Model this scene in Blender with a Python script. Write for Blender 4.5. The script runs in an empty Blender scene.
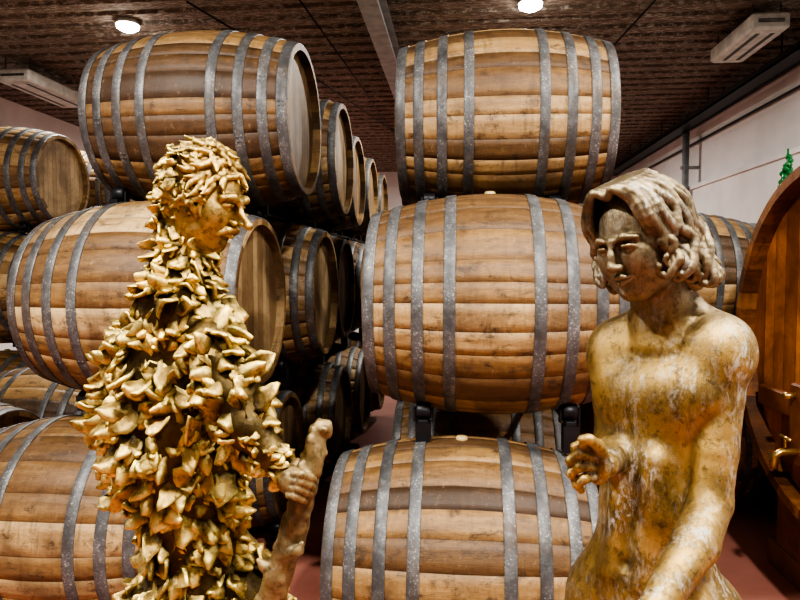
import bpy, math, random
import numpy as np
from mathutils import Vector, Matrix
random.seed(7); np.random.seed(7)
YAW=math.radians(5.36); EYE=1.7
C=bpy.context.scene.collection

# ---------------------------------------------------------------- materials
class NT:
    def __init__(s,name):
        s.m=bpy.data.materials.new(name); s.m.use_nodes=True
        s.t=s.m.node_tree; s.t.nodes.clear()
        s.out=s.t.nodes.new('ShaderNodeOutputMaterial')
        s.b=s.t.nodes.new('ShaderNodeBsdfPrincipled')
        s.t.links.new(s.b.outputs[0],s.out.inputs[0])
    def n(s,typ,inp=None,**kw):
        nd=s.t.nodes.new('ShaderNode'+typ)
        for k,v in kw.items(): setattr(nd,k,v)
        if inp:
            for k,v in inp.items(): s.set(nd.inputs[k],v)
        return nd
    def set(s,sock,v):
        if isinstance(v,bpy.types.NodeSocket): s.t.links.new(v,sock)
        elif isinstance(v,bpy.types.Node): s.t.links.new(v.outputs[0],sock)
        else:
            if sock.type=='RGBA' and len(v)==3: v=(*v,1)
            sock.default_value=v
    def ramp(s,fac,stops):
        r=s.n('ValToRGB'); s.set(r.inputs[0],fac); e=r.color_ramp.elements
        while len(e)<len(stops): e.new(0.5)
        for i,(p,c) in enumerate(stops):
            e[i].position=p
            if not hasattr(c,'__len__'): c=(c,c,c)
            e[i].color=(*c,1)
        return r.outputs[0]
    def math(s,op,a,b=0.0,clamp=False):
        m=s.n('Math',operation=op,use_clamp=clamp); s.set(m.inputs[0],a); s.set(m.inputs[1],b); return m.outputs[0]
    def mix(s,f,a,b,mode='MIX'):
        m=s.n('Mix',data_type='RGBA',blend_type=mode); s.set(m.inputs[0],f); s.set(m.inputs[6],a); s.set(m.inputs[7],b); return m.outputs[2]
    def noise(s,vec,scale,detail=4,rough=.55,dist=0):
        n=s.n('TexNoise',{'Scale':scale,'Detail':detail,'Roughness':rough,'Distortion':dist}); s.set(n.inputs['Vector'],vec); return n.outputs[0]
    def mapping(s,vec,scale=(1,1,1),loc=(0,0,0),rot=(0,0,0)):
        m=s.n('Mapping'); s.set(m.inputs[0],vec); m.inputs['Scale'].default_value=scale; s.set(m.inputs['Location'],loc); m.inputs['Rotation'].default_value=rot; return m.outputs[0]
    def bump(s,h,strength=.3,dist=.01):
        b=s.n('Bump',{'Strength':strength,'Distance':dist}); s.set(b.inputs['Height'],h); s.set(s.b.inputs['Normal'],b.outputs[0])
    def obj(s): return s.n('TexCoord').outputs['Object']
    def p(s,**kw):
        for k,v in kw.items(): s.set(s.b.inputs[k.replace('_',' ')],v)
        return s.m

def wood_mat(name,head=False,tint=(1,1,1)):
    s=NT(name); o=s.obj(); rnd=s.n('ObjectInfo').outputs['Random']
    off=s.n('CombineXYZ',{0:s.math('MULTIPLY',rnd,13.0),1:s.math('MULTIPLY',rnd,7.0),2:s.math('MULTIPLY',rnd,29.0)}).outputs[0]
    tone=s.n('Attribute',attribute_name='tone').outputs['Fac']
    gap=s.n('Attribute',attribute_name='gap').outputs['Fac']
    sc=(6,6,1.0) if head else (1.6,13,13)
    g=s.noise(s.mapping(o,sc,off),3.0,6,.65)
    fine=s.noise(s.mapping(o,(3,3,3) if head else (3.5,50,50),off),6.0,5,.7)
    big=s.noise(s.mapping(o,(1,1,1),off),2.3,5,.62,.6)
    blot=s.noise(s.mapping(o,(3,5,5),off),4.0,8,.78,.4)
    drip=s.noise(s.mapping(o,(12,1.6,1.6),off),2.2,6,.7,.3)
    v=s.math('ADD',s.math('MULTIPLY',tone,.42),s.math('MULTIPLY',g,.35))
    v=s.math('ADD',v,s.math('MULTIPLY',fine,.22))
    v=s.math('ADD',v,s.math('MULTIPLY',drip,.24))
    v=s.math('ADD',v,s.math('MULTIPLY',s.math('SUBTRACT',rnd,.86),.22))
    if head: col=s.ramp(v,[(.20,(.10,.060,.028)),(.50,(.29,.188,.092)),(.85,(.50,.36,.195))])
    else: col=s.ramp(v,[(.25,(.048,.025,.011)),(.44,(.165,.088,.032)),(.60,(.33,.195,.075)),(.86,(.60,.43,.22))])
    st=s.ramp(big,[(.45,0.0),(.62,1.0)])
    col=s.mix(s.math('MULTIPLY',st,.68),col,(.100,.054,.027))
    dr=s.ramp(drip,[(.52,0.0),(.66,1.0)])
    col=s.mix(s.math('MULTIPLY',dr,.0 if head else .55),col,(.075,.042,.021))
    st2=s.ramp(blot,[(.53,0.0),(.65,1.0)])
    col=s.mix(s.math('MULTIPLY',st2,.82 if not head else .3),col,(.038,.023,.014))
    if not head:
        pale=s.noise(s.mapping(o,(9,5,5),off),5.0,8,.8,.3)
        col=s.mix(s.math('MULTIPLY',s.ramp(pale,[(.58,0.),(.70,1.)]),.3),col,(.62,.49,.32))
    col=s.mix(s.math('MULTIPLY',gap,.6),col,(.03,.016,.008))
    col=s.mix(1.0,col,tint,'MULTIPLY')
    s.bump(s.math('ADD',fine,g),.35,.004)
    return s.p(Base_Color=col,Roughness=s.math('ADD',s.math('MULTIPLY',g,.3),.38))
M_STAVE=wood_mat('oak_staves'); M_HEAD=wood_mat('oak_head',True)
M_CASK=wood_mat('cask_oak_head',True,(1.4,.72,.27)); M_CASKB=wood_mat('cask_oak_body',False,(.8,.5,.32))

def hoop_mat():
    s=NT('galvanised_hoop'); o=s.obj(); rnd=s.n('ObjectInfo').outputs['Random']
    off=s.n('CombineXYZ',{0:s.math('MULTIPLY',rnd,31.0)}).outputs[0]
    m=s.mapping(o,(1,1,1),off)
    a=s.noise(m,7,5,.65); b=s.noise(m,110,4,.7); c=s.noise(m,4,3,.6); d=s.noise(m,30,5,.7)
    col=s.ramp(a,[(.25,(.045,.045,.046)),(.5,(.10,.100,.102)),(.75,(.185,.187,.190))])
    rust=s.ramp(c,[(.54,0.0),(.68,1.0)]); col=s.mix(s.math('MULTIPLY',rust,.5),col,(.12,.08,.05))
    col=s.mix(s.math('MULTIPLY',s.ramp(d,[(.5,0.),(.7,1.)]),.4),col,(.27,.27,.27))
    sp=s.math('MULTIPLY',s.ramp(b,[(.56,0.0),(.66,1.0)]),s.ramp(a,[(.42,0.0),(.62,1.0)]))
    col=s.mix(s.math('MULTIPLY',sp,.75),col,(.58,.58,.56))
    s.bump(b,.2,.002)
    return s.p(Base_Color=col,Metallic=.35,Roughness=.52)
M_HOOP=hoop_mat()
def plain(name,col,rough=.6,metal=0.0,var=.25,scale=8):
    s=NT(name); n=s.noise(s.obj(),scale,5,.6)
    lo=tuple(c*(1-var) for c in col); hi=tuple(min(1,c*(1+var)) for c in col)
    s.bump(n,.15,.003)
    return s.p(Base_Color=s.ramp(n,[(.3,lo),(.7,hi)]),Roughness=rough,Metallic=metal)
M_BUNG=plain('silicone_bung',(.50,.38,.18),.4)
M_BLACK=plain('black_steel',(.025,.025,.028),.45,.6)
M_GREY=plain('grey_steel',(.30,.32,.33),.5,.3)
M_WHITE=plain('white_plastic',(.50,.49,.45),.5)
M_DARKP=plain('dark_grille',(.06,.06,.06),.6)
M_PINE=plain('cradle_wood',(.22,.11,.05),.7)
M_BRASS=plain('brass',(.55,.38,.14),.3,.9)
M_PLINTH=plain('plinth_stone',(.3,.28,.25),.8)
M_DARKW=plain('fill_cutting_dark_wall',(.10,.07,.05),.9)  # invented dark finish that cuts fill light bounced from behind the camera

def wall_mat():
    s=NT('whitewash'); o=s.obj(); a=s.noise(o,.9,5,.6); b=s.noise(o,30,4,.6)
    col=s.ramp(a,[(.3,(.62,.61,.60)),(.65,(.80,.79,.78))]); s.bump(b,.25,.006)
    return s.p(Base_Color=col,Roughness=.85)
M_WALL=wall_mat()
def floor_mat():
    s=NT('red_floor_paint'); o=s.obj(); a=s.noise(o,1.4,6,.6); b=s.noise(o,22,5,.7)
    col=s.ramp(a,[(.3,(.32,.115,.085)),(.7,(.50,.22,.17))])
    col=s.mix(s.math('MULTIPLY',s.ramp(b,[(.55,0.),(.7,1.)]),.4),col,(.34,.24,.19)); s.bump(b,.15,.004)
    return s.p(Base_Color=col,Roughness=s.math('ADD',s.math('MULTIPLY',a,.4),.25))
M_FLOOR=floor_mat()
def ceil_mat():
    s=NT('flaking_ceiling'); o=s.obj()
    a=s.noise(s.mapping(o,(.8,9,1)),2.2,6,.7); b=s.noise(s.mapping(o,(4.2,20,1)),2.6,9,.82); c=s.noise(o,.6,3,.5)
    col=s.ramp(a,[(.3,(.070,.050,.038)),(.55,(.155,.115,.088)),(.75,(.25,.19,.147))])
    f=s.math('MULTIPLY',s.ramp(b,[(.50,0.),(.58,1.)]),s.ramp(c,[(.3,.55),(.7,1.)]))
    col=s.mix(s.math('MULTIPLY',f,.75),col,(.60,.55,.49)); s.bump(b,.6,.02)
    return s.p(Base_Color=col,Roughness=.9)
M_CEIL=ceil_mat()

def bronze(name,gold,dark,pale,palef,darkf,metal=.55,streak=False):
    s=NT(name); o=s.obj(); geo=s.n('NewGeometry')
    pt_=geo.outputs['Pointiness']; xyz=s.n('SeparateXYZ',{0:o}); z=xyz.outputs[2]; x=xyz.outputs[0]
    a=s.noise(o,9,6,.65); c=s.noise(o,60,4,.7); big=s.noise(o,6,5,.65)
    b=s.noise(s.mapping(o,(1.2,1.2,.45)) if streak else o,60 if streak else 38,10,.85,.5)
    mid=tuple((g+d)*.42 for g,d in zip(gold,dark))
    col=s.ramp(a,[(.36,mid),(.60,gold)])
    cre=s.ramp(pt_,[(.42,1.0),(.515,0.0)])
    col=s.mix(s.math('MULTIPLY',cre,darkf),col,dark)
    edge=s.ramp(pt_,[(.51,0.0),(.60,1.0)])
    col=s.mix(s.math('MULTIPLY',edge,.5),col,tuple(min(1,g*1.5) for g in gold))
    if streak:
        hz=s.n('MapRange',{0:z,1:1.56,2:1.66}).outputs[0]   # head is duller than the torso
        col=s.mix(s.math('MULTIPLY',hz,.85),col,s.ramp(a,[(.3,(.11,.086,.056)),(.68,(.29,.24,.16))]))
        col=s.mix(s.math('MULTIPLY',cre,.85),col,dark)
        arm=s.n('MapRange',{0:x,1:.03,2:.08}).outputs[0]      # flaking is worst on the outer arm
        arm=s.math('MULTIPLY',arm,s.math('SUBTRACT',1.0,hz))
        th=.505; bl=s.ramp(big,[(.43,0.0),(.60,.85)])
        bl=s.math('MAXIMUM',bl,s.math('MULTIPLY',arm,s.ramp(big,[(.32,.35),(.50,1.0)])))
        d=s.ramp(c,[(.54,0.),(.66,1.)]); col=s.mix(s.math('MULTIPLY',d,.6),col,dark)
        dk=s.noise(s.mapping(o,(1,1,.6)),20,8,.8,.4); col=s.mix(s.math('MULTIPLY',s.ramp(dk,[(.50,0.),(.62,1.)]),.65),col,dark)
    else:
        dk_att=s.n('Attribute',attribute_name='patina').outputs['Fac']  # stored darkening: strongest at leaf bases and on the core
        col=s.mix(s.math('MULTIPLY',dk_att,.95),col,dark)
        th=.54; bl=s.ramp(big,[(.45,0.0),(.64,1.0)])
        d=s.ramp(c,[(.52,0.),(.64,1.)]); col=s.mix(s.math('MULTIPLY',d,.6),col,dark)
        dk=s.noise(o,20,6,.75,.4); col=s.mix(s.math('MULTIPLY',s.ramp(dk,[(.52,0.),(.64,1.)]),.5),col,tuple(q*2.0 for q in dark))
    w=s.math('MULTIPLY',s.ramp(b,[(th,0.),(th+.05,1.)]),bl)
    col=s.mix(s.math('MULTIPLY',w,palef),col,pale)
    s.bump(s.math('ADD',b,s.math('MULTIPLY',c,.6)),.5,.004)
    met=s.math('MULTIPLY',s.math('SUBTRACT',1.0,s.math('MULTIPLY',w,.85)),metal)
    return s.p(Base_Color=col,Metallic=met,Roughness=s.math('ADD',s.math('MULTIPLY',a,.28),.26))
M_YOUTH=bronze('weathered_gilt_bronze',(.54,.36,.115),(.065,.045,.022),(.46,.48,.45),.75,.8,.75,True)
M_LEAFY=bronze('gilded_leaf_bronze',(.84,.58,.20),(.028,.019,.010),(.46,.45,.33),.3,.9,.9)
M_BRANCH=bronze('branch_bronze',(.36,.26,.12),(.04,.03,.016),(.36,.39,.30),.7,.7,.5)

# ---------------------------------------------------------------- mesh helpers
def mesh_obj(name,verts,faces,mats,midx=None,smooth=True,parent=None,loc=(0,0,0),rotz=0,patina=None):
    me=bpy.data.meshes.new(name); me.from_pydata([tuple(v) for v in verts],[],[tuple(f) for f in faces])
    for m in mats: me.materials.append(m)
    if midx is not None: me.polygons.foreach_set('material_index',midx)
    me.polygons.foreach_set('use_smooth',[smooth]*len(me.polygons) if isinstance(smooth,bool) else smooth)
    if patina is not None:
        at=me.attributes.new('patina','FLOAT','POINT')
        at.data.foreach_set('value',[patina]*len(verts) if isinstance(patina,float) else patina)
    me.update(); ob=bpy.data.objects.new(name,me); C.objects.link(ob)
    ob.location=loc; ob.rotation_euler=(0,0,rotz)
    if parent: ob.parent=parent
    return ob
class MB:
    def __init__(s): s.v=[];s.f=[];s.m=[];s.s=[]
    def add(s,v,f,m=0,sm=False):
        o=len(s.v); s.v+=[tuple(x) for x in v]; s.f+=[tuple(i+o for i in q) for q in f]; s.m+=[m]*len(f); s.s+=[sm]*len(f)
    def box(s,a,b,m=0,bev=0.0):
        x0,y0,z0=a;x1,y1,z1=b
        if bev>0:
            rings=[]
            for z,ins in((z0,bev),(z0+bev,0),(z1-bev,0),(z1,bev)):
                X0,X1,Y0,Y1=x0+ins,x1-ins,y0+ins,y1-ins; c=bev
                rings.append([(X0+c,Y0,z),(X1-c,Y0,z),(X1,Y0+c,z),(X1,Y1-c,z),(X1-c,Y1,z),(X0+c,Y1,z),(X0,Y1-c,z),(X0,Y0+c,z)])
            v=[p for r in rings for p in r]; f=[]
            for k in range(3):
                for i in range(8): j=(i+1)%8; f.append((k*8+i,k*8+j,k*8+8+j,k*8+8+i))
            f+=[tuple(reversed(range(8))),tuple(range(24,32))]; s.add(v,f,m); return
        v=[(x0,y0,z0),(x1,y0,z0),(x1,y1,z0),(x0,y1,z0),(x0,y0,z1),(x1,y0,z1),(x1,y1,z1),(x0,y1,z1)]
        s.add(v,[(3,2,1,0),(4,5,6,7),(0,1,5,4),(1,2,6,5),(2,3,7,6),(3,0,4,7)],m)
    def tube(s,pts,rad,m=0,n=16,cap=True,sm=True):
        pts=[Vector(p) for p in pts]; rad=rad if hasattr(rad,'__len__') else [rad]*len(pts)
        v=[];f=[]
        t=(pts[1]-pts[0]).normalized(); up=Vector((0,0,1)) if abs(t.z)<.9 else Vector((1,0,0))
        a=t.cross(up).normalized(); b=t.cross(a)
        for i,(p,r) in enumerate(zip(pts,rad)):
            if 0<i<len(pts)-1: t=(pts[i+1]-pts[i-1]).normalized()
            elif i==len(pts)-1: t=(pts[i]-pts[i-1]).normalized()
            if t.length>0: a=(a-t*a.dot(t)).normalized(); b=t.cross(a)
            for k in range(n):
                c=2*math.pi*k/n; v.append(p+a*(r*math.cos(c))+b*(r*math.sin(c)))
        for i in range(len(pts)-1):
            for k in range(n): l=(k+1)%n; f.append((i*n+k,i*n+l,(i+1)*n+l,(i+1)*n+k))
        if cap: f+=[tuple(reversed(range(n))),tuple(range((len(pts)-1)*n,len(pts)*n))]
        s.add(v,f,m,sm)
    def lathe(s,prof,center,axis='Z',m=0,n=32,sm=True):
        v=[];f=[];cx,cy,cz=center
        for (r,h) in prof:
            for k in range(n):
                a=2*math.pi*k/n; p,q=r*math.cos(a),r*math.sin(a)
                v.append((cx+p,cy+q,cz+h) if axis=='Z' else ((cx+h,cy+p,cz+q) if axis=='X' else (cx+q,cy+h,cz+p)))
        for i in range(len(prof)-1):
            for k in range(n): l=(k+1)%n; f.append((i*n+k,i*n+l,(i+1)*n+l,(i+1)*n+k))
        s.add(v,f,m,sm)
    def obj(s,name,mats,**kw): return mesh_obj(name,s.v,s.f,mats,s.m,s.s,**kw)

# ---------------------------------------------------------------- barrels
def prof_r(x,L,R,Rh): t=abs(2*x/L); return R-(R-Rh)*t**1.9
def barrel_mesh(name,L=1.03,R=.485,Rh=.395,seed=0,N=27,mats=None,hoops=None,hw=.046,bung=True,chime=.045,thick=.028,M=26,headplanks=11,horiz=False):
    rs=random.Random(seed); V=[];F=[];mi=[];tone=[];gap=[];sm=[]
    w=[rs.uniform(.7,1.35) for _ in range(N)]; tot=sum(w); ang=[];ft=[];fg=[]
    a=rs.random()
    for i in range(N):
        da=w[i]/tot*2*math.pi; t=rs.random()
        for fr,g in((0,1),(.015,0),(.35,0),(.65,0),(.985,1)): ang.append((a+fr*da,1 if fr==0 else 0)); ft.append(t); fg.append(g)
        a+=da
    K=len(ang)
    def ring(x,r,drop=.0025):
        o=len(V)
        for an,e in ang: rr=r-(drop if e else 0); V.append((x,rr*math.cos(an),rr*math.sin(an)))
        return o
    def bridge(o1,o2,mat,usetone=True,s=True,g=None,ring_t=.4):
        for k in range(K):
            l=(k+1)%K; F.append((o1+k,o1+l,o2+l,o2+k)); mi.append(mat); tone.append(ft[k] if usetone else ring_t); gap.append(fg[k] if g is None else g); sm.append(s)
    xs=[-L/2+L*i/M for i in range(M+1)]; rings=[ring(x,prof_r(x,L,R,Rh)) for x in xs]
    for i in range(M): bridge(rings[i],rings[i+1],0)
    for sg in(-1,1):
        o=rings[0] if sg<0 else rings[-1]
        i1=ring(sg*L/2,Rh-thick,0); i2=ring(sg*(L/2-chime),Rh-thick+.004,0)
        if sg<0: bridge(i1,o,0,s=False); bridge(i2,i1,0,s=False,g=.45)
        else: bridge(o,i1,0,s=False); bridge(i1,i2,0,s=False,g=.45)
        rr=Rh-thick+.004; x0=sg*(L/2-chime); ed=[-rr]; 
        pw=[rs.uniform(.8,1.2) for _ in range(headplanks)]; S=sum(pw)
        for q in pw: ed.append(ed[-1]+2*rr*q/S)
        for j in range(headplanks):
            y0,y1=ed[j]+.0012,ed[j+1]-.0012
            ys=[y0+(y1-y0)*q/5 for q in range(6)]
            up=[(x0,y,math.sqrt(max(0,rr*rr-y*y))) for y in ys]; dn=[(x0,y,-math.sqrt(max(0,rr*rr-y*y))) for y in reversed(ys)]
            P=up+dn
            if horiz: P=[(p[0],p[2],-p[1]) for p in P]
            o2=len(V); V.extend(P); idx=list(range(o2,o2+len(P)))
            if sg>0: idx=idx[::-1]
            F.append(tuple(idx)); mi.append(1); tone.append(rs.random()); gap.append(0); sm.append(False)
        o3=len(V); n=40; xb=x0-sg*.006
        for k in range(n): V.append((xb,rr*math.cos(2*math.pi*k/n),rr*math.sin(2*math.pi*k/n)))
        idx=list(range(o3,o3+n)); idx=idx if sg>0 else idx[::-1]
        F.append(tuple(idx)); mi.append(1); tone.append(0); gap.append(1); sm.append(False)
    hp=hoops or [.024,.108,.215,.335,.665,.785,.892,.976]
    n=96
    for h in hp:
        c=-L/2+h*L; xa,xb=max(-L/2+.001,c-hw/2),min(L/2-.001,c+hw/2); o=len(V)
        pr=[(xa,-.004),(xa,.0035),(xa+.003,.0055),(xb-.003,.0055),(xb,.0035),(xb,-.004)]
        for x,dr in pr:
            r=prof_r(x,L,R,Rh)+dr
            for k in range(n): a=2*math.pi*k/n; V.append((x,r*math.cos(a),r*math.sin(a)))
        for i in range(5):
            for k in range(n):
                l=(k+1)%n; F.append((o+i*n+k,o+i*n+l,o+(i+1)*n+l,o+(i+1)*n+k)); mi.append(2);tone.append(0);gap.append(0);sm.append(i==2)
        a0=rs.uniform(-.3,1.2)
        for da in(0,.05):
            for dx in((xb-xa)*.3,(xb-xa)*.7):
                x=xa+dx; r=prof_r(x,L,R,Rh)+.005; o=len(V); aa=math.pi+a0+da
                e=Vector((0,math.cos(aa),math.sin(aa))); tt=Vector((0,-math.sin(aa),math.cos(aa))); c0=Vector((x,0,0))+e*r
                for rad,hh in((.0055,0),(.004,.003)):
                    for k in range(8): b=2*math.pi*k/8; V.append(tuple(c0+Vector((1,0,0))*rad*math.cos(b)+tt*rad*math.sin(b)+e*hh))
                for k in range(8): l=(k+1)%8; F.append((o+k,o+l,o+8+l,o+8+k)); mi.append(2);tone.append(0);gap.append(0);sm.append(True)
                F.append(tuple(range(o+8,o+16))); mi.append(2);tone.append(0);gap.append(0);sm.append(True)
    if bung:
        o=len(V); n=20; pr=[(.024,-.01),(.025,.008),(.020,.014),(.0,.015)]
        for r,h in pr:
            for k in range(n): a=2*math.pi*k/n; V.append((r*math.cos(a),r*math.sin(a),R+h-.002))
        for i in range(3):
            for k in range(n): l=(k+1)%n; F.append((o+i*n+k,o+i*n+l,o+(i+1)*n+l,o+(i+1)*n+k)); mi.append(3);tone.append(0);gap.append(0);sm.append(True)
    me=bpy.data.meshes.new(name); me.from_pydata(V,[],F)
    for m in (mats or [M_STAVE,M_HEAD,M_HOOP,M_BUNG]): me.materials.append(m)
    me.polygons.foreach_set('material_index',mi); me.polygons.foreach_set('use_smooth',sm)
    at=me.attributes.new('tone','FLOAT','FACE'); at.data.foreach_set('value',tone)
    at=me.attributes.new('gap','FLOAT','FACE'); at.data.foreach_set('value',gap)
    me.update(); return me
BIG=[barrel_mesh('barrel_mesh',seed=i) for i in range(4)]
TOPP=(1.02,.455,.375)
TOP=[barrel_mesh('barrel_mesh_top',L=TOPP[0],R=TOPP[1],Rh=TOPP[2],seed=20+i) for i in range(3)]
cnt=[0]
def barrel(x,y,z,top=False,flip=None):
    L=TOP if top else BIG; me=L[cnt[0]%len(L)]; cnt[0]+=1
    ob=bpy.data.objects.new('wine_barrel',me); C.objects.link(ob); ob.location=(x,y,z)
    ob.rotation_euler=(0,0,math.pi if (cnt[0]//2)%2 else 0); return ob
Z1,Z2,Z3=.515,1.55,2.46
def rack(xc,ups,upz,R,Rh,L,low=None,off=.30):
    """short rails with rollers carrying each barrel of a level, on spacer blocks over the level below"""
    mb=MB()
    for sx in(-off,off):
        x=xc+sx
        for (bx,by) in ups:
            r=prof_r(x-bx,L,R,Rh); ca=.891; zb=upz-ca*(r+.036)-.034
            mb.box((x-.022,by-.27,zb-.018),(x+.022,by+.27,zb+.003),0,.003)
            for sy in(-1,1):
                a=math.radians(27); cy=by+sy*math.sin(a)*(r+.036); cz=upz-ca*(r+.036)
                mb.lathe([(0,-.03),(.03,-.03),(.034,-.026),(.034,.026),(.03,.03),(0,.03)],(x,cy,cz),'X',0,20)
                mb.box((x-.042,cy-.018,zb-.01),(x-.033,cy+.018,cz+.012),0); mb.box((x+.033,cy-.018,zb-.01),(x+.042,cy+.018,cz+.012),0)
            if low is None:
                for sy in(-.24,.24): mb.box((x-.03,by+sy-.03,0),(x+.03,by+sy+.03,zb),0)
        if low is not None:
            y0=min(u[1] for u in ups)-.27; y1=max(u[1] for u in ups)+.27
            r=prof_r(off,1.03,.485,.395); zb=upz-.891*(prof_r(off,L,R,Rh)+.036)-.034
            if len(ups)>1: mb.box((x-.016,y0+.02,zb-.016),(x+.016,y1-.02,zb-.002),0)
            lz,lys=low
            for ly in lys: 
                if zb-.015>lz+r-.01: mb.box((x-.03,ly-.035,lz+r-.008),(x+.03,ly+.035,zb-.012),0)
    return mb.obj('barrel_rack',[M_BLACK])
def stack(xc,ys1,ys2,ys3,x1=None,x2=None,x3=None,z2=Z2,z3=Z3):
    j=lambda lst,ys:[((lst[i] if lst and i<len(lst) else xc+random.uniform(-.03,.03)),y) for i,y in enumerate(ys)]
    u1=j(x1,ys1);u2=j(x2,ys2);u3=j(x3,ys3)
    for x,y in u1: barrel(x,y,Z1)
    for x,y in u2: barrel(x,y,z2)
    for x,y in u3: barrel(x,y,z3,True)
    rack(xc,u1,Z1,.485,.395,1.03)
    if u2: rack(xc,u2,z2,.485,.395,1.03,(Z1,ys1))
    if u3: rack(xc,u3,z3,TOPP[1],TOPP[2],TOPP[0],(z2,ys2))
stack(.15,[2.64,3.85,5.0,6.1,7.2],[2.88,4.02,5.12,6.22,7.3],[3.36,4.5,5.6,6.7],x1=[.01],x2=[.13],x3=[.205],z3=2.445)
stack(-1.42,[2.88,3.98,5.05,6.15,7.25],[3.02,4.12,5.22,6.3,7.4],[3.32,4.5,5.6,6.7,7.8],x1=[-1.75,-1.6],x2=[-1.46,-1.38],x3=[-1.315,-1.32],z3=2.475)
stack(-3.95,[5.2,6.35,7.45],[5.2,6.35,7.45],[5.3,6.45,7.5],x3=[-3.93],z3=2.48)
stack(-2.86,[3.3,4.4],[],[],x1=[-3.0,-2.95])
stack(1.46,[4.66,5.76,6.9],[4.66,5.76,6.9],[],x2=[1.46,1.5],z2=1.62)
stack(2.66,[4.66,5.76],[4.66,5.76],[],x2=[2.64],z2=1.62)

# ---------------------------------------------------------------- large cask
ck=barrel_mesh('large_cask_mesh',L=1.5,R=.93,Rh=.845,seed=91,N=44,mats=[M_CASKB,M_CASK,M_HOOP,M_BUNG],hoops=[.12,.24,.38,.62,.76,.88],hw=.06,bung=False,chime=.09,thick=.05,headplanks=13)
cask=bpy.data.objects.new('large_oak_cask',None); C.objects.link(cask); cask.location=(2.34,3.02,1.365)
body=bpy.data.objects.new('cask_body',ck); C.objects.link(body); body.parent=cask
mb=MB()
mb.box((-.70,-.5,-.40),(-.655,.66,-.29),0,.008)
mb.box((-.71,.10,-.62),(-.655,.30,-.22),0,.01)
mb.tube([(-.66,.22,-.55),(-.78,.22,-.55),(-.81,.22,-.57),(-.81,.22,-.63)],[.018,.018,.020,.017],1)
mb.tube([(-.76,.22,-.53),(-.76,.22,-.48)],.008,1); mb.tube([(-.76,.17,-.48),(-.76,.27,-.48)],.008,1)
mb.tube([(-.70,.25,-.28),(-.76,.25,-.28)],.016,1)
mb.obj('cask_fittings',[M_CASK,M_BRASS],parent=cask)
mb=MB()
for x in(1.87,2.82):
    mb.box((x-.08,2.2,0),(x+.08,3.85,.16),0,.01)
    for y in(2.45,3.6):
        mb.box((x-.09,y-.13,.16),(x+.09,y+.13,.58),0,.01)
    mb.box((x-.07,2.75,.16),(x+.07,3.3,.44),0,.01)
mb.obj('cask_cradle',[M_PINE])

# ---------------------------------------------------------------- green glass ornament
mb=MB(); rs=random.Random(3)
gx,gy=2.235,4.66; gz=1.62+prof_r(gx-2.64,1.03,.485,.395)+.003
NL=14
for lay in range(NL):
    rr=.068*(1-lay/(NL+1)); nn=max(1,round(8*(1-lay/NL)))
    for k in range(nn):
        a=k*2*math.pi/nn+lay; c=(gx+rr*math.cos(a),gy+rr*math.sin(a),gz+.06+lay*.028)
        mb.lathe([(.0,-.023),(.017,-.015),(.023,0),(.017,.015),(0,.023)],c,'Z',0,10)
mb.lathe([(0,0),(.05,0),(.05,.008),(.012,.015),(.012,.05),(.02,.25),(.008,.42),(.006,.48),(0,.48)],(gx,gy,gz),'Z',0,16)
s=NT('green_glass'); s.p(Base_Color=(.02,.19,.05,1),Roughness=.12,Transmission_Weight=.35)
mb.obj('green_grape_ornament',[s.m])

# ---------------------------------------------------------------- room
X0,X1,Y0,Y1,H=-6.9,4.0,-4.0,17.0,4.3
mb=MB(); mb.box((X0-.2,Y0-.2,-.1),(X1+.2,Y1+.2,0)); mb.obj('floor',[M_FLOOR])
mb=MB(); mb.box((X1,Y0,0),(X1+.2,Y1,H)); mb.obj('wall_right',[M_WALL])
mb=MB(); mb.box((X0-.2,Y0,0),(X0,Y1,H)); mb.obj('wall_left',[M_WALL])
mb=MB(); mb.box((X0-.2,Y1,0),(X1+.2,Y1+.2,H)); mb.obj('wall_back',[M_WALL])
mb=MB(); mb.box((X0-.2,Y0-.2,0),(X1+.2,Y0,H)); mb.obj('wall_front',[M_DARKW])  # out of view; coloured dark to reduce bounced fill light
V=[];F=[];y=Y0; ys=[]
while y<Y1:
    ys+=[(y,H),(y+.17,H),(y+.19,H+.05),(y+.26,H+.05),(y+.28,H)]; y+=.28
ys=ys+[(Y1+.2,H)]
for yy,z in ys: V+=[(X0-.2,yy,z),(X1+.2,yy,z)]
for i in range(len(ys)-1): F.append((2*i,2*i+2,2*i+3,2*i+1))
F=[f[::-1] for f in F]
o=len(V); V+=[(X0-.2,Y0-.2,H+.15),(X1+.2,Y0-.2,H+.15),(X1+.2,Y1+.2,H+.15),(X0-.2,Y1+.2,H+.15)]; F.append((o,o+1,o+2,o+3))
mesh_obj('ceiling',V,F,[M_CEIL],smooth=False)
mb=MB(); mb.box((-.90,Y0,H-.28),(-.72,Y1,H-.262)); mb.box((-.83,Y0,H-.27),(-.79,Y1,H-.01)); mb.box((-.90,Y0,H-.02),(-.72,Y1,H+.001)); mb.obj('ceiling_beam',[M_GREY])
mb=MB(); mb.box((X1-.12,Y0,0),(X1+.01,Y1,3.05)); mb.box((X1-.16,Y0,3.05),(X1+.01,Y1,3.11)); mb.obj('trim_1',[M_WALL])
mb=MB()
mb.box((X1-.5,Y0,H-.30),(X1-.28,Y1,H-.28)); mb.box((X1-.5,Y0,H-.30),(X1-.49,Y1,H-.22)); mb.box((X1-.29,Y0,H-.30),(X1-.28,Y1,H-.22))
for i in range(10): yy=Y0+1+i*2.1; mb.box((X1-.5,yy,H-.23),(X1-.49,yy+.02,H+.01)); mb.box((X1-.29,yy,H-.23),(X1-.28,yy+.02,H+.01))
for k in range(4): mb.tube([(X1-.46+.045*k,Y0+.1,H-.265),(X1-.46+.045*k,Y1-.1,H-.265)],.015,0,8)
mb.obj('cable_tray',[M_BLACK])
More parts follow.
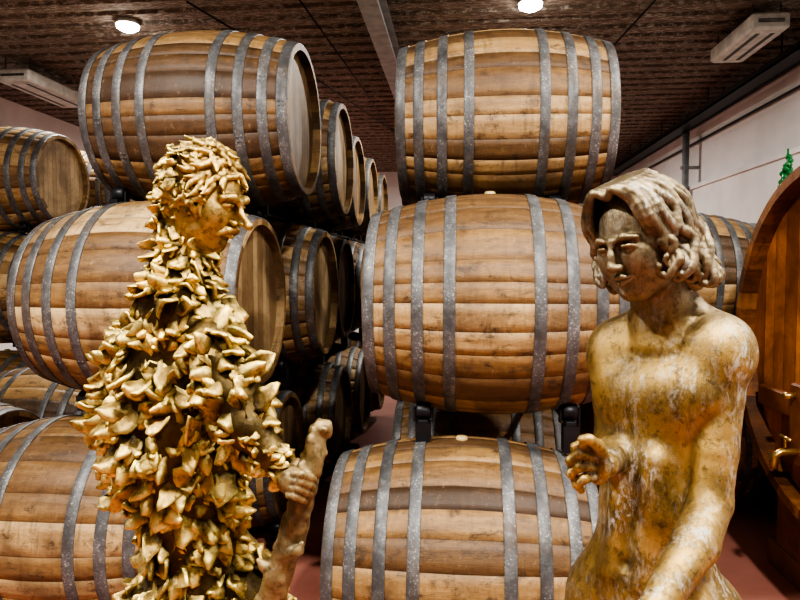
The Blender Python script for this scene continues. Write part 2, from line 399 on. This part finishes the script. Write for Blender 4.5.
mb=MB(); mb.tube([(X1-.04,Y0,H-.16),(X1-.04,Y1,H-.16)],.03,0,10); mb.tube([(X1-.04,Y0,H-.45),(X1-.04,Y1,H-.45)],.02,0,8); mb.obj('ceiling_conduit',[M_BLACK])
mb=MB(); mb.tube([(X1-.22,11.3,0),(X1-.22,11.3,H)],.055,0,14)
for z in(1,2.2,3.4): mb.box((X1-.3,11.27,z),(X1,11.33,z+.05))
mb.obj('drain_pipe',[M_GREY])
mb=MB()
mb.tube([(-2.6,6.0,H-.05),(-1.9,8.5,H-.07),(-1.2,12,H-.05)],.010,0,6); mb.tube([(-1.55,5.5,H-.05),(-1.35,9,H-.08),(-1.2,14,H-.05)],.010,0,6)
mb.tube([(1.9,5.5,H-.05),(1.6,9,H-.06),(1.4,14,H-.05)],.010,0,6)
mb.obj('ceiling_cable',[M_BLACK])
def ac(name,x0,y0,x1,y1,z0,z1):
    mb=MB(); mb.box((x0,y0,z0),(x1,y1,z1),0,.02)
    mb.box((x0+.04,y0-.004,z0+.05),(x1-.04,y0+.01,z1-.05),0)
    for i in range(3):
        zz=z0+.06+i*(z1-z0-.12)/3; mb.box((x0+.06,y0-.008,zz),(x1-.06,y0+.012,zz+.008),1)
    mb.box((x0+.05,y0+.08,z0-.004),(x1-.05,y1-.08,z0+.01),0)
    for xx in(x0+.09,x1-.13): mb.box((xx,y0+.12,z0-.007),(xx+.04,y1-.12,z0+.01),1)
    for (x,y) in((x0+.05,y0+.1),(x1-.05,y0+.1),(x0+.05,y1-.1),(x1-.05,y1-.1)): mb.tube([(x,y,z1-.01),(x,y,H+.01)],.008,1,6)
    mb.obj(name,[M_WHITE,M_DARKP])
ac('air_conditioner',2.80,6.60,3.16,7.65,4.03,4.19); ac('air_conditioner',-5.62,7.4,-5.2,8.7,3.99,4.14)
s=NT('lamp_glow'); s.p(Base_Color=(1,.95,.85,1),Emission_Color=(1,.95,.86,1),Emission_Strength=60.0); M_GLOW=s.m
def lamp(x,y,power):
    mb=MB(); mb.lathe([(0,.0),(.09,0),(.115,-.03),(.12,-.055),(.11,-.055),(.10,-.03),(0,-.03)],(x,y,H+.002),'Z',0,28)
    mb.lathe([(.0,-.115),(.06,-.110),(.108,-.082),(.108,-.036)],(x,y,H),'Z',1,28)
    mb.obj('ceiling_lamp',[M_WHITE,M_GLOW])
    ld=bpy.data.lights.new('lamp_light','AREA'); ld.shape='DISK'; ld.size=.22; ld.energy=power; ld.color=(1,.955,.88)
    lo=bpy.data.objects.new('lamp_light',ld); C.objects.link(lo); lo.location=(x,y,H-.13)
for x,y,p in((-3.46,6.5,170),(.66,6.35,150),(-2.1,.5,220),(.9,.1,240),(2.6,2.2,120),(-.4,-2.6,50),(-3.5,12,140),(.68,12,150)): lamp(x,y,p)

# ---------------------------------------------------------------- sculpting: signed distance field + surface nets
def eul(rx,ry,rz): return np.array(Matrix.Rotation(rz,3,'Z')@Matrix.Rotation(ry,3,'Y')@Matrix.Rotation(rx,3,'X'))
class SDF:
    def __init__(s): s.p=[]
    def ell(s,c,r,R=None,k=.02,sub=False): s.p.append(('e',np.array(c,float),np.array(r,float),np.eye(3) if R is None else np.array(R),k,sub))
    def cap(s,a,b,ra,rb,k=.02,sub=False): s.p.append(('c',np.array(a,float),np.array(b,float),(ra,rb),k,sub))
    def chain(s,pts,rad,k=.02,sub=False,k2=None):
        for i in range(len(pts)-1): s.cap(pts[i],pts[i+1],rad[i],rad[i+1],k if i==0 else (k2 if k2 else min(k,.012)),sub)
    def build(s,lo,hi,h):
        lo=np.array(lo,float);hi=np.array(hi,float); n=np.ceil((hi-lo)/h).astype(int)+1
        ax=[(lo[i]+h*np.arange(n[i])).astype(np.float32) for i in range(3)]
        Fd=np.full(n,.2,np.float32)
        for q in s.p:
            k=q[4]; mg=k+3*h
            if q[0]=='e': rr=q[2].max(); b0=q[1]-rr-mg; b1=q[1]+rr+mg
            else: rr=max(q[3]); b0=np.minimum(q[1],q[2])-rr-mg; b1=np.maximum(q[1],q[2])+rr+mg
            i0=np.maximum(np.floor((b0-lo)/h).astype(int),0); i1=np.minimum(np.ceil((b1-lo)/h).astype(int)+1,n)
            if (i1<=i0).any(): continue
            sl=tuple(slice(a,b) for a,b in zip(i0,i1))
            X=ax[0][sl[0]][:,None,None];Y=ax[1][sl[1]][None,:,None];Z=ax[2][sl[2]][None,None,:]
            if q[0]=='e':
                R=q[3]; x=X-q[1][0];y=Y-q[1][1];z=Z-q[1][2]
                u=[(R[0,i]*x+R[1,i]*y+R[2,i]*z) for i in range(3)]
                k0=np.sqrt(sum((u[i]/q[2][i])**2 for i in range(3))); k1=np.sqrt(sum((u[i]/q[2][i]**2)**2 for i in range(3)))+1e-6
                d=k0*(k0-1)/k1
            else:
                ba=q[2]-q[1]; L=max(float(ba@ba),1e-9); x=X-q[1][0];y=Y-q[1][1];z=Z-q[1][2]
                t=np.clip((x*ba[0]+y*ba[1]+z*ba[2])/L,0,1)
                d=np.sqrt((x-ba[0]*t)**2+(y-ba[1]*t)**2+(z-ba[2]*t)**2)-(q[3][0]+(q[3][1]-q[3][0])*t)
            A=Fd[sl]
            if q[5]:
                d=-d; hh=np.maximum(k-np.abs(A-d),0)/k; Fd[sl]=np.maximum(A,d)+hh*hh*k*.25
            else:
                hh=np.maximum(k-np.abs(A-d),0)/k; Fd[sl]=np.minimum(A,d)-hh*hh*k*.25
        S=Fd<0; c=np.zeros(tuple(n-1),np.int8)
        offs=[(a,b,d) for a in(0,1) for b in(0,1) for d in(0,1)]
        for a,b,d in offs: c+=S[a:n[0]-1+a,b:n[1]-1+b,d:n[2]-1+d]
        act=np.argwhere((c>0)&(c<8)); ids=np.full(tuple(n-1),-1,np.int64); ids[tuple(act.T)]=np.arange(len(act))
        acc=np.zeros((len(act),3)); cn=np.zeros(len(act))
        for o1 in offs:
            for ax_ in range(3):
                if o1[ax_]==0:
                    o2=list(o1); o2[ax_]=1
                    f1=Fd[tuple((act+o1).T)];f2=Fd[tuple((act+o2).T)]; m=(f1<0)!=(f2<0)
                    t=np.where(m,f1/np.where(m,f1-f2,1),0); p=np.tile(np.array(o1,float),(len(act),1)); p[:,ax_]+=t
                    acc+=p*m[:,None]; cn+=m
        V=lo+h*(act+acc/cn[:,None]); Q=[]
        for a in range(3):
            b,d=(a+1)%3,(a+2)%3
            s1=[slice(None)]*3;s2=[slice(None)]*3; s1[a]=slice(0,-1);s2[a]=slice(1,None)
            e=np.argwhere(S[tuple(s1)]!=S[tuple(s2)])
            e=e[(e[:,b]>0)&(e[:,d]>0)&(e[:,b]<n[b]-1)&(e[:,d]<n[d]-1)]
            if len(e)==0: continue
            ins=S[tuple(e.T)]; co=[]
            for db,dd in((-1,-1),(0,-1),(0,0),(-1,0)):
                g=e.copy(); g[:,b]+=db; g[:,d]+=dd; co.append(ids[tuple(g.T)])
            q=np.stack(co,1); q[~ins]=q[~ins][:,::-1]; Q.append(q)
        Q=np.concatenate(Q); Q=Q[(Q>=0).all(1)]
        return V,Q
def pt(px,py,dy,d,px0):
    return np.array([(px-400)/640*(d+dy)-(px0-400)/640*d, dy, EYE+(270-py)/640*(d+dy)])
def place(px0,d):
    x=(px0-400)/640*d; return (x*math.cos(YAW)-d*math.sin(YAW), x*math.sin(YAW)+d*math.cos(YAW),0)
def join(parts):
    V=[];F=[];o=0
    for v,f in parts: V.append(v);F.append(f+o);o+=len(v)
    return np.concatenate(V),np.concatenate(F)
class Head:
    """head frame: face looks along -Y, origin between the ears; metres"""
    def __init__(s,S,c,R,k=1.0): s.S=S;s.c=np.array(c);s.R=R;s.k=k
    def P(s,x,y,z): return s.c+s.R@(np.array([x,y,z])*s.k)
    def E(s,c,r,k=.02,sub=False,rot=None): s.S.ell(s.P(*c),tuple(q*s.k for q in r),s.R if rot is None else s.R@rot,k,sub)
    def CH(s,pts,rad,k=.01,sub=False,k2=None): s.S.chain([s.P(*q) for q in pts],[r*s.k for r in rad],k,sub,k2)
    def face(s,brow=1.0,nose=1.0):
        E,CH=s.E,s.CH
        E((0,.02,.03),(.070,.088,.082)); E((0,-.022,-.026),(.056,.064,.080),.03)
        E((0,-.055,-.090),(.026,.024,.021),.03)
        for sx in(-1,1):
            CH([(sx*.050,.0,-.045),(sx*.042,-.032,-.074),(sx*.014,-.058,-.095)],[.018,.017,.015],.03)
            E((sx*.033,-.058,-.032),(.022,.020,.030),.03)
            E((sx*.027,-.093,.003),(.016,.011,.009),.012,True)
            CH([(sx*.008,-.088,.015),(sx*.026,-.086,.020),(sx*.045,-.072,.013)],[.0040*brow,.0044*brow,.0040*brow],.010)
            E((sx*.0265,-.0755,.000),(.0130,.0105,.0090),.003)
            CH([(sx*.0135,-.0825,-.001),(sx*.0205,-.0865,.0030),(sx*.0300,-.0860,.0030),(sx*.0405,-.0775,-.0015)],[.0024,.0032,.0032,.0024],.002)
            CH([(sx*.0145,-.0820,-.003),(sx*.0265,-.0840,-.0080),(sx*.0400,-.0765,-.003)],[.0018,.0022,.0018],.003)
            E((sx*.0095*nose,-.0985,-.0335),(.0056*nose,.0088,.0062),.006)
            E((sx*.0055,-.106,-.0395),(.0028,.005,.0025),.003,True)
        CH([(0,-.089,.016),(0,-.100,-.010),(0,-.111*nose**.5,-.028)],[.0056,.0058,.0062*nose],.009)
        E((0,-.109*nose**.5,-.031),(.0076*nose,.0088,.0076),.006)
        CH([(-.018,-.083,-.0585),(-.008,-.0920,-.0550),(-.0035,-.0945,-.0535),(.0035,-.0945,-.0535),(.008,-.0920,-.0550),(.018,-.083,-.0585)],[.0026,.0040,.0042,.0042,.0040,.0026],.006)
        CH([(-.014,-.084,-.0640),(0,-.0930,-.0665),(.014,-.084,-.0640)],[.0034,.0056,.0034],.005)
        CH([(-.019,-.0855,-.0593),(-.006,-.0965,-.0590),(0,-.0985,-.0600),(.006,-.0965,-.0590),(.019,-.0855,-.0593)],[.0012,.0014,.0014,.0014,.0012],.002,True)
        E((0,-.088,-.077),(.013,.007,.0045),.010,True)
def smooth_interp(P,n):
    P=[np.array(a,float) for a in P]; out=[]
    for i in range(len(P)-1):
        p0=P[max(i-1,0)];p1=P[i];p2=P[i+1];p3=P[min(i+2,len(P)-1)]
        for k in range(n):
            t=k/n; out.append(.5*((2*p1)+(-p0+p2)*t+(2*p0-5*p1+4*p2-p3)*t*t+(-p0+3*p1-3*p2+p3)*t**3))
    out.append(P[-1]); return out

# ---- statue of the youth
D=1.2; P0=665
p=lambda px,py,dy: pt(px,py,dy,D,P0)
RB=eul(0,0,math.radians(-50))
def B(x,y,z,dx=0.0): return RB@np.array([x,y,0])+np.array([dx,0,z])
S=SDF()
S.ell(B(0,.01,1.09,-.022),(.138,.108,.125),RB,.03)
S.ell(B(0,.0,1.24,-.014),(.108,.080,.13),RB,.05)
S.ell(B(0,.012,1.41,0),(.122,.090,.150),RB,.06)
S.cap(B(-.085,.01,1.530,.002),B(.085,.01,1.545,.002),.046,.046,.05)
for sx in(-1,1):
    dz=.018 if sx>0 else 0
    S.ell(B(sx*.056,-.046,1.470+dz*.5,.002),(.066,.030,.048),RB,.045)
    S.cap(B(sx*.012,.018,1.630,.003),B(sx*.095,.012,1.565+dz,.002),.034,.036,.05)
    S.cap(B(sx*.016,-.040,1.552,.003),B(sx*.095,-.018,1.562+dz,.002),.009,.009,.02)
    S.ell(B(sx*.110,.005,1.530+dz,.000),(.046,.048,.054),RB,.045)
    S.ell(B(sx*.07,.085,1.03,-.022),(.08,.07,.09),RB,.04)
    S.cap(B(sx*.030,-.070,1.36,-.006),B(sx*.030,-.078,1.14,-.018),.016,.015,.03)
    S.ell(B(sx*.060,-.077,1.448+dz*.5,.002),(.0045,.0045,.0045),RB,.004)
S.cap(B(0,-.096,1.44,-.002),B(0,-.102,1.17,-.016),.005,.004,.02,True)
S.ell(B(0,-.096,1.165,-.016),(.006,.010,.009),RB,.01,True)
for sx,ky in((-1,-.03),(1,.0)):
    S.chain([B(sx*.08,.005,1.04,-.022),B(sx*.088,ky-.02,.80,-.02),B(sx*.085,ky,.60,-.02),B(sx*.085,ky+.025,.45,-.02),B(sx*.083,ky+.03,.20,-.02)],[.090,.076,.054,.053,.034],.03)
    S.chain([B(sx*.083,ky+.03,.17,-.02),B(sx*.095,ky-.06,.135,-.02),B(sx*.10,ky-.15,.12,-.02)],[.038,.036,.024],.02)
S.ell(B(0,-.02,.99,-.022),(.10,.08,.07),RB,.04)
S.chain([p(717,343,-.075),p(722,398,-.085),p(720,452,-.10),p(716,506,-.115)],[.043,.040,.036,.033],.015,k2=.006)
S.chain([p(716,506,-.115),p(701,548,-.160),p(655,628,-.25)],[.035,.037,.024],.010,k2=.008)
hb=p(655,628,-.25)
S.ell(hb+np.array([-.02,-.015,-.045]),(.020,.036,.048),eul(.2,0,.3),.02)
for i in range(4):
    a=hb+np.array([-.028,-.045+.021*i,-.08]); L=[.9,1.0,.95,.8][i]
    S.chain([a,a+np.array([-.008,-.004,-.03*L]),a+np.array([0,0,-.055*L]),a+np.array([.012,.004,-.072*L])],[.0095,.009,.0085,.0075],.004)
S.chain([hb+np.array([-.01,-.04,-.02]),hb+np.array([-.015,-.065,-.045]),hb+np.array([-.018,-.07,-.075])],[.012,.010,.008],.008)
# far arm (viewer left) with raised hand
S.chain([p(617,350,.08),p(615,400,.085),p(615,446,.08)],[.044,.038,.034],.02)
S.chain([p(615,446,.08),p(614,458,-.01),p(608,467,-.11)],[.034,.032,.022],.02)
S.ell(p(600,466,-.135),(.018,.026,.036),eul(0,0,.5),.015)
fin=[((597,451),(585,445),(577,449),(578,458)),((595,460),(581,456),(572,463),(576,472)),((595,470),(581,469),(573,476),(579,484)),((595,479),(586,482),(579,487),(584,493))]
for i,f in enumerate(fin):
    dz=[-.15,-.17,-.165,-.15]
    S.chain([p(*f[j],dz[j]) for j in range(4)],[.0088,.0082,.0078,.0070],.003)
S.chain([p(604,456,-.15),p(600,447,-.175),p(591,441,-.19),p(584,441,-.185)],[.012,.0100,.0088,.0076],.004)
# neck & head
HC=p(637,236,-.035); RH=eul(0,0,math.radians(-54))@eul(math.radians(19),math.radians(-7),0)
S.chain([B(0,.015,1.56,.004),HC+RH@np.array([0,.028,-.070])],[.052,.046],.035)
S.cap(B(-.016,-.036,1.565,.004),HC+RH@np.array([-.045,.03,-.055]),.010,.010,.03); S.cap(B(.016,-.036,1.565,.004),HC+RH@np.array([.045,.03,-.055]),.010,.010,.03)
hd=Head(S,HC,RH,.93); hd.face()
hd.E((0,.035,.042),(.073,.083,.074),.008)
rs=random.Random(11)
# wavy locks: start at the centre parting, sweep over the temples, fall to the jaw and curl
for layer in range(3):
  n=(11,13,12)[layer]
  for sx in(-1,1):
    for i in range(n):
        t=(i+.33*layer)/(n-1); t=min(t,1); az=math.radians(46+t*134); yp=-.060+.125*t
        Rx,Ry=.075+.006*layer,.092+.005*layer
        zend=(-.050-.062*min(1,t*2.6))+rs.uniform(-.012,.012)
        if sx<0: zend+=.002
        ph=rs.uniform(0,6.28); amp=rs.uniform(.008,.014)
        K=[(sx*.003,yp,.112-.3*(yp-.02)**2/.1)]
        fx=math.sin(az); fy=.02-math.cos(az)*Ry
        front=max(0,1-t*4); wv=lambda u: amp*.6*math.sin(u*9+ph)
        K+=[(sx*(fx*Rx*.42),yp*.7+fy*.3-.010*front+wv(.3),.108),(sx*fx*Rx*.80,yp*.35+fy*.65-.014*front+wv(.6),.082),(sx*fx*Rx*1.0,fy-.010*front+wv(.9),.044),(sx*fx*Rx*1.06,fy-.003*front+wv(1.2),.004)]
        for u in range(1,5):
            f=u/4; z=zend*f
            w=amp*math.sin(f*5.5+ph); K.append((sx*(fx*Rx*(1.06+.10*f)+w),fy+.004*f+amp*math.cos(f*5.5+ph)+.004,z))
        x,y,z=K[-1]; cdir=-1 if t<.6 else rs.choice((-1,1)); K.append((x-sx*.012,y+.006*cdir,z-.010)); K.append((x-sx*.022,y+.012*cdir,z+.002)); K.append((x-sx*.016,y+.014*cdir,z+.012))
        P=smooth_interp(K,3); m=len(P)
        rr=[.0052+.0038*math.sin(math.pi*min(1,(j/m)*1.05+.08))**.6 for j in range(m)]
        hd.CH(P,rr,.0013,k2=.0013)
for sx in(-1,1):
    hd.E((sx*.068,.045,-.055),(.018,.040,.045),.004); hd.E((sx*.045,.080,-.045),(.045,.030,.055),.006)
parts=[S.build((-.22,-.24,1.595),(.16,.18,1.92),.0020),S.build((-.26,-.40,1.02),(.26,.26,1.598),.004),S.build((-.30,-.42,.09),(.28,.28,1.024),.008)]
V,Q=join(parts)
V[:,2]=np.maximum(V[:,2],.099)
st=bpy.data.objects.new('youth_statue',None); C.objects.link(st); st.location=place(P0,D); st.rotation_euler=(0,0,YAW)
mesh_obj('youth_figure',V.tolist(),Q.tolist(),[M_YOUTH],parent=st)
mb=MB(); mb.box((-.30,-.30,0),(.26,.26,.10),0,.01); mb.obj('youth_plinth',[M_PLINTH],parent=st)

# ---- statue of the leaf-covered figure
D2=1.35; P2=185
q=lambda px,py,dy: pt(px,py,dy,D2,P2)
T=SDF()
HC2=q(206,196,0); RH2=eul(0,0,math.radians(74))@eul(math.radians(20),0,0)
T.ell(HC2+RH2@np.array([0,.03,.02]),(.060,.066,.066),None,.02)
T.chain([HC2+RH2@np.array([0,.035,-.04]),q(184,262,0),q(180,300,0)],[.052,.050,.075],.03)
for a in [((178,330),(.100,.09,.09)),((170,385),(.126,.105,.12)),((172,440),(.134,.115,.13)),((186,505),(.112,.105,.14)),((198,585),(.100,.105,.15))]:
    T.ell(q(*a[0],.02),a[1],None,.06)
T.chain([q(213,345,-.08),q(233,395,-.12),q(245,428,-.14)],[.050,.046,.040],.04)
T.chain([q(245,428,-.14),q(266,455,-.145),q(284,478,-.14)],[.040,.032,.024],.02)
T.chain([q(132,350,.05),q(118,420,.06),q(126,490,.03)],[.050,.045,.036],.04)
for sx in(-.07,.07): 
    b=q(200,620,0); T.chain([b+np.array([sx,.0,0]),np.array([b[0]+sx,-.01,.55]),np.array([b[0]+sx,.02,.2]),np.array([b[0]+sx+.07,.0,.13])],[.10,.07,.05,.04],.04)
Vc,Qc=T.build((-.32,-.30,.09),(.36,.28,2.05),.007)
Fh=SDF()
for pr in T.p: Fh.p.append(pr)
h2=Head(Fh,HC2,RH2,.93); h2.face(1.8,1.35)
for sx in(-1,1):
    h2.CH([(sx*.004,-.100,-.046),(sx*.018,-.092,-.052),(sx*.030,-.078,-.066)],[.006,.0075,.005],.003)
rs=random.Random(5)
# swept leaf-like locks over skull, cheeks, beard and neck
for i in range(460):
    u=np.array([rs.gauss(0,1),rs.gauss(0,1),rs.gauss(0,1)]); u/=np.linalg.norm(u)
    c=np.array([u[0]*.068,.015+u[1]*.086,.008+u[2]*.100])
    onface=(u[1]<-.36 and abs(c[0])<.045 and -.070<c[2]<.038)
    if onface:
        if rs.random()<.75: continue
        if abs(c[0])>.010 and -.014<c[2]<.018: continue
        r=rs.uniform(.0022,.0036)
    else: r=rs.uniform(.0045,.0085)
    tdir=np.array([rs.gauss(0,.6)+u[0]*.5,rs.gauss(.6,.6),rs.gauss(-.9,.6)]); tdir-=u*(tdir@u); tdir/=np.linalg.norm(tdir)
    s2=np.cross(u,tdir)*rs.choice((-1,1)); ln=r*rs.uniform(2.2,4.2)
    P=[c-tdir*ln*.6,c+u*r*1.1,c+tdir*ln*.7+u*r*1.5+s2*ln*.2,c+tdir*ln*1.2+s2*ln*.6+u*r*2.4]
    h2.CH([tuple(x) for x in P],[r*.6,r,r*.85,r*.3],.002,k2=.002)
Vh,Qh=Fh.build((-.13,-.14,1.70),(.22,.14,2.03),.0025)
def leaf(pos,nrm,dirv,L,W,tilt,curl,th,rs):
    n=nrm/np.linalg.norm(nrm); d=dirv-n*(dirv@n); d/=max(np.linalg.norm(d),1e-6); sd=np.cross(n,d)
    us=[0,.14,.30,.48,.66,.84,1.0]; vs=[-1,-.5,0,.5,1]; tw=rs.uniform(-.5,.5); bend=rs.uniform(-.45,.45); cup=rs.choice((-.6,-.5,-.35,.3)); wav=rs.uniform(0,6.28); wa=rs.uniform(.1,.28)
    top=[];bot=[];dkv=[];along=0;h=0;pu=0; tone=rs.uniform(-.15,.3)
    for u in us:
        du=u-pu; pu=u; an=tilt+curl*u+.15*math.sin(u*8+wav); along+=du*L*math.cos(an); h+=du*L*math.sin(an)
        w=1.45*W*(.50+1.5*u)*(1-u)**.8*(1+wa*math.sin(u*10+wav))+.0016
        for v in vs:
            ridge=cup*w*v*v+(.25*w if v==0 else 0)+.10*w*v*math.sin(u*11+wav)
            lift=h+ridge*math.cos(an)+tw*v*w*u; al=along-ridge*math.sin(an)
            c=pos+d*al+n*lift+sd*(v*w+bend*L*u*u)
            top.append(c); tt=th*(1-.40*abs(v))*(1-.5*u)
            bot.append(c-n*tt*math.cos(an)+d*tt*math.sin(an)); dkv.append(min(1,max(0,1.0-1.6*u+tone+(.2 if v==0 else 0)*(1-u))))
    nv=len(vs);nu=len(us); f=[]
    for i in range(nu-1):
        for j in range(nv-1):
            a=i*nv+j; f.append((a,a+nv,a+nv+1,a+1)); b=a+nu*nv; f.append((b,b+1,b+nv+1,b+nv))
    N=nu*nv
    for i in range(nu-1):
        a=i*nv; f.append((a,a+N,a+N+nv,a+nv)); a=i*nv+nv-1; f.append((a,a+nv,a+nv+N,a+N))
    e=(nu-1)*nv
    for j in range(nv-1): f.append((e+j,e+j+N,e+j+1+N,e+j+1)); f.append((j,j+1,j+1+N,j+N))
    return top+bot,f,dkv+[min(1,x+.35) for x in dkv]  # leaf underside is darker than its top face
fc=Vc[Qc].mean(1); e1=Vc[Qc[:,2]]-Vc[Qc[:,0]]; e2=Vc[Qc[:,3]]-Vc[Qc[:,1]]; fn=np.cross(e1,e2); ar=np.linalg.norm(fn,axis=1)+1e-12; fn=fn/ar[:,None]
rng=np.random.RandomState(5); order=rng.choice(len(fc),44000,p=ar/ar.sum())
hz0=q(0,250,0)[2]
leaves=MB(); dk_vals=[]; rs=random.Random(21); pts_acc=np.zeros((12000,3)); na=0
wr=q(290,484,-.14)
for idx in order:
    c=fc[idx];n=fn[idx]
    if c[2]<.16: continue
    loc=RH2.T@(c-HC2)
    if loc[2]>-.075 and c[2]>hz0-.02 and np.linalg.norm(loc)<.16: 
        if loc[1]<.03: continue
        L=.024; md=.019; c=c+n*.020
    elif c[2]>hz0-.08: L=.036; md=.0135; c=c+n*.008
    elif np.linalg.norm(c-wr)<.14 and c[1]<-.05 and c[0]>q(245,430,-.15)[0]: L=.030; md=.0135
    else: L=.050; md=.0182
    if c[2]<.9: md*=1.7
    if np.linalg.norm(c-wr)<.035: continue
    if na and (((pts_acc[:na]-c)**2).sum(1)<md*md).any(): continue
    pts_acc[na]=c; na+=1
    dv=np.array([rs.uniform(-1,1)-.25*(1 if c[0]<0 else -.3),rs.uniform(-.7,.7),-1.0])
    if rs.random()<.3: dv=np.array([rs.uniform(-1,1),rs.uniform(-.8,.8),rs.uniform(-.4,.7)])
    k=rs.uniform(.55,1.45)
    v,f,dkv=leaf(c-n*.008,n,dv,L*k,L*k**.6*rs.uniform(.28,.42),rs.uniform(.15,.7),rs.uniform(-.7,.8),.020 if L>.04 else .012,rs)
    leaves.add(v,f,0,True); dk_vals+=dkv
lf=bpy.data.objects.new('leafy_statue',None); C.objects.link(lf); lf.location=place(P2,D2); lf.rotation_euler=(0,0,YAW)
keep=Qc[~(fc[:,2]>1.72)]
mesh_obj('leafy_body',Vc.tolist(),keep.tolist(),[M_LEAFY],parent=lf,patina=.9)
mesh_obj('leafy_face',Vh.tolist(),Qh.tolist(),[M_LEAFY],parent=lf,patina=.3)
leaves.obj('leaf_scales',[M_LEAFY],parent=lf,patina=dk_vals)
G=SDF()
bp=[q(320,428,-.13),q(314,452,-.135),q(304,486,-.14),q(294,530,-.13),q(276,580,-.12),q(258,640,-.10)]; 
G.chain(bp+[np.array([bp[-1][0]-.03,-.06,.5]),np.array([bp[-1][0]-.03,-.04,.10])],[.014,.018,.021,.024,.027,.028,.03,.035],.01)
rg=random.Random(4)
for i in range(110):
    t=rg.uniform(0,5); j=min(4,int(t)); a=bp[j]*(1-(t-j))+bp[j+1]*(t-j); an=rg.uniform(0,6.28); rr=.016+.002*t
    G.ell(a+np.array([math.cos(an)*rr,math.sin(an)*rr,0]),(rg.uniform(.003,.009),)*2+(rg.uniform(.006,.022),),None,.006)
G.chain([q(318,436,-.13),q(323,424,-.13)],[.012,.006],.006); G.chain([q(276,585,-.12),q(262,572,-.13),q(256,566,-.13)],[.014,.011,.006],.006)
G.chain([q(282,560,-.14),q(297,556,-.16),q(300,548,-.16)],[.012,.009,.005],.006)
v1=G.build((.05,-.30,.09),(.42,.05,1.50),.004)
mesh_obj('branch_staff',v1[0].tolist(),v1[1].tolist(),[M_BRANCH],parent=lf,patina=.2)
Hn=SDF(); Hn.ell(q(290,484,-.165),(.024,.018,.027),eul(0,.5,0),.012); Hn.cap(q(280,474,-.15),q(288,482,-.16),.022,.02,.012)
for i in range(4):
    a=(293-2*i,476+7.5*i); L=[1,1.05,1,.85][i]
    Hn.chain([q(a[0],a[1],-.180),q(a[0]+8*L,a[1]+1,-.190),q(a[0]+16*L,a[1]+4,-.178),q(a[0]+20*L,a[1]+6,-.160)],[.0075,.0075,.007,.006],.003)
Hn.chain([q(288,474,-.15),q(296,466,-.14),q(304,463,-.118),q(312,466,-.10)],[.012,.010,.009,.008],.004)
v2=Hn.build((.10,-.26,1.10),(.36,-.04,1.36),.003)
mesh_obj('gripping_hand',v2[0].tolist(),v2[1].tolist(),[M_BRANCH],parent=lf,patina=.1)
mb=MB(); mb.box((-.28,-.25,0),(.34,.27,.10),0,.01); mb.obj('leafy_plinth',[M_PLINTH],parent=lf)

# ---------------------------------------------------------------- world + camera
w=bpy.data.worlds.new('world'); bpy.context.scene.world=w; w.use_nodes=True
w.node_tree.nodes['Background'].inputs[0].default_value=(.5,.45,.4,1); w.node_tree.nodes['Background'].inputs[1].default_value=.05
cam=bpy.data.cameras.new('camera'); cam.lens=28.8; cam.sensor_width=36; cam.clip_start=.05
co=bpy.data.objects.new('camera',cam); C.objects.link(co); co.location=(0,0,EYE); co.rotation_euler=(math.radians(90-2.68),0,YAW)
bpy.context.scene.camera=co
vs=bpy.context.scene.view_settings
try: vs.look='AgX - High Contrast'
except Exception as e: print(e)
print('leaves',na)
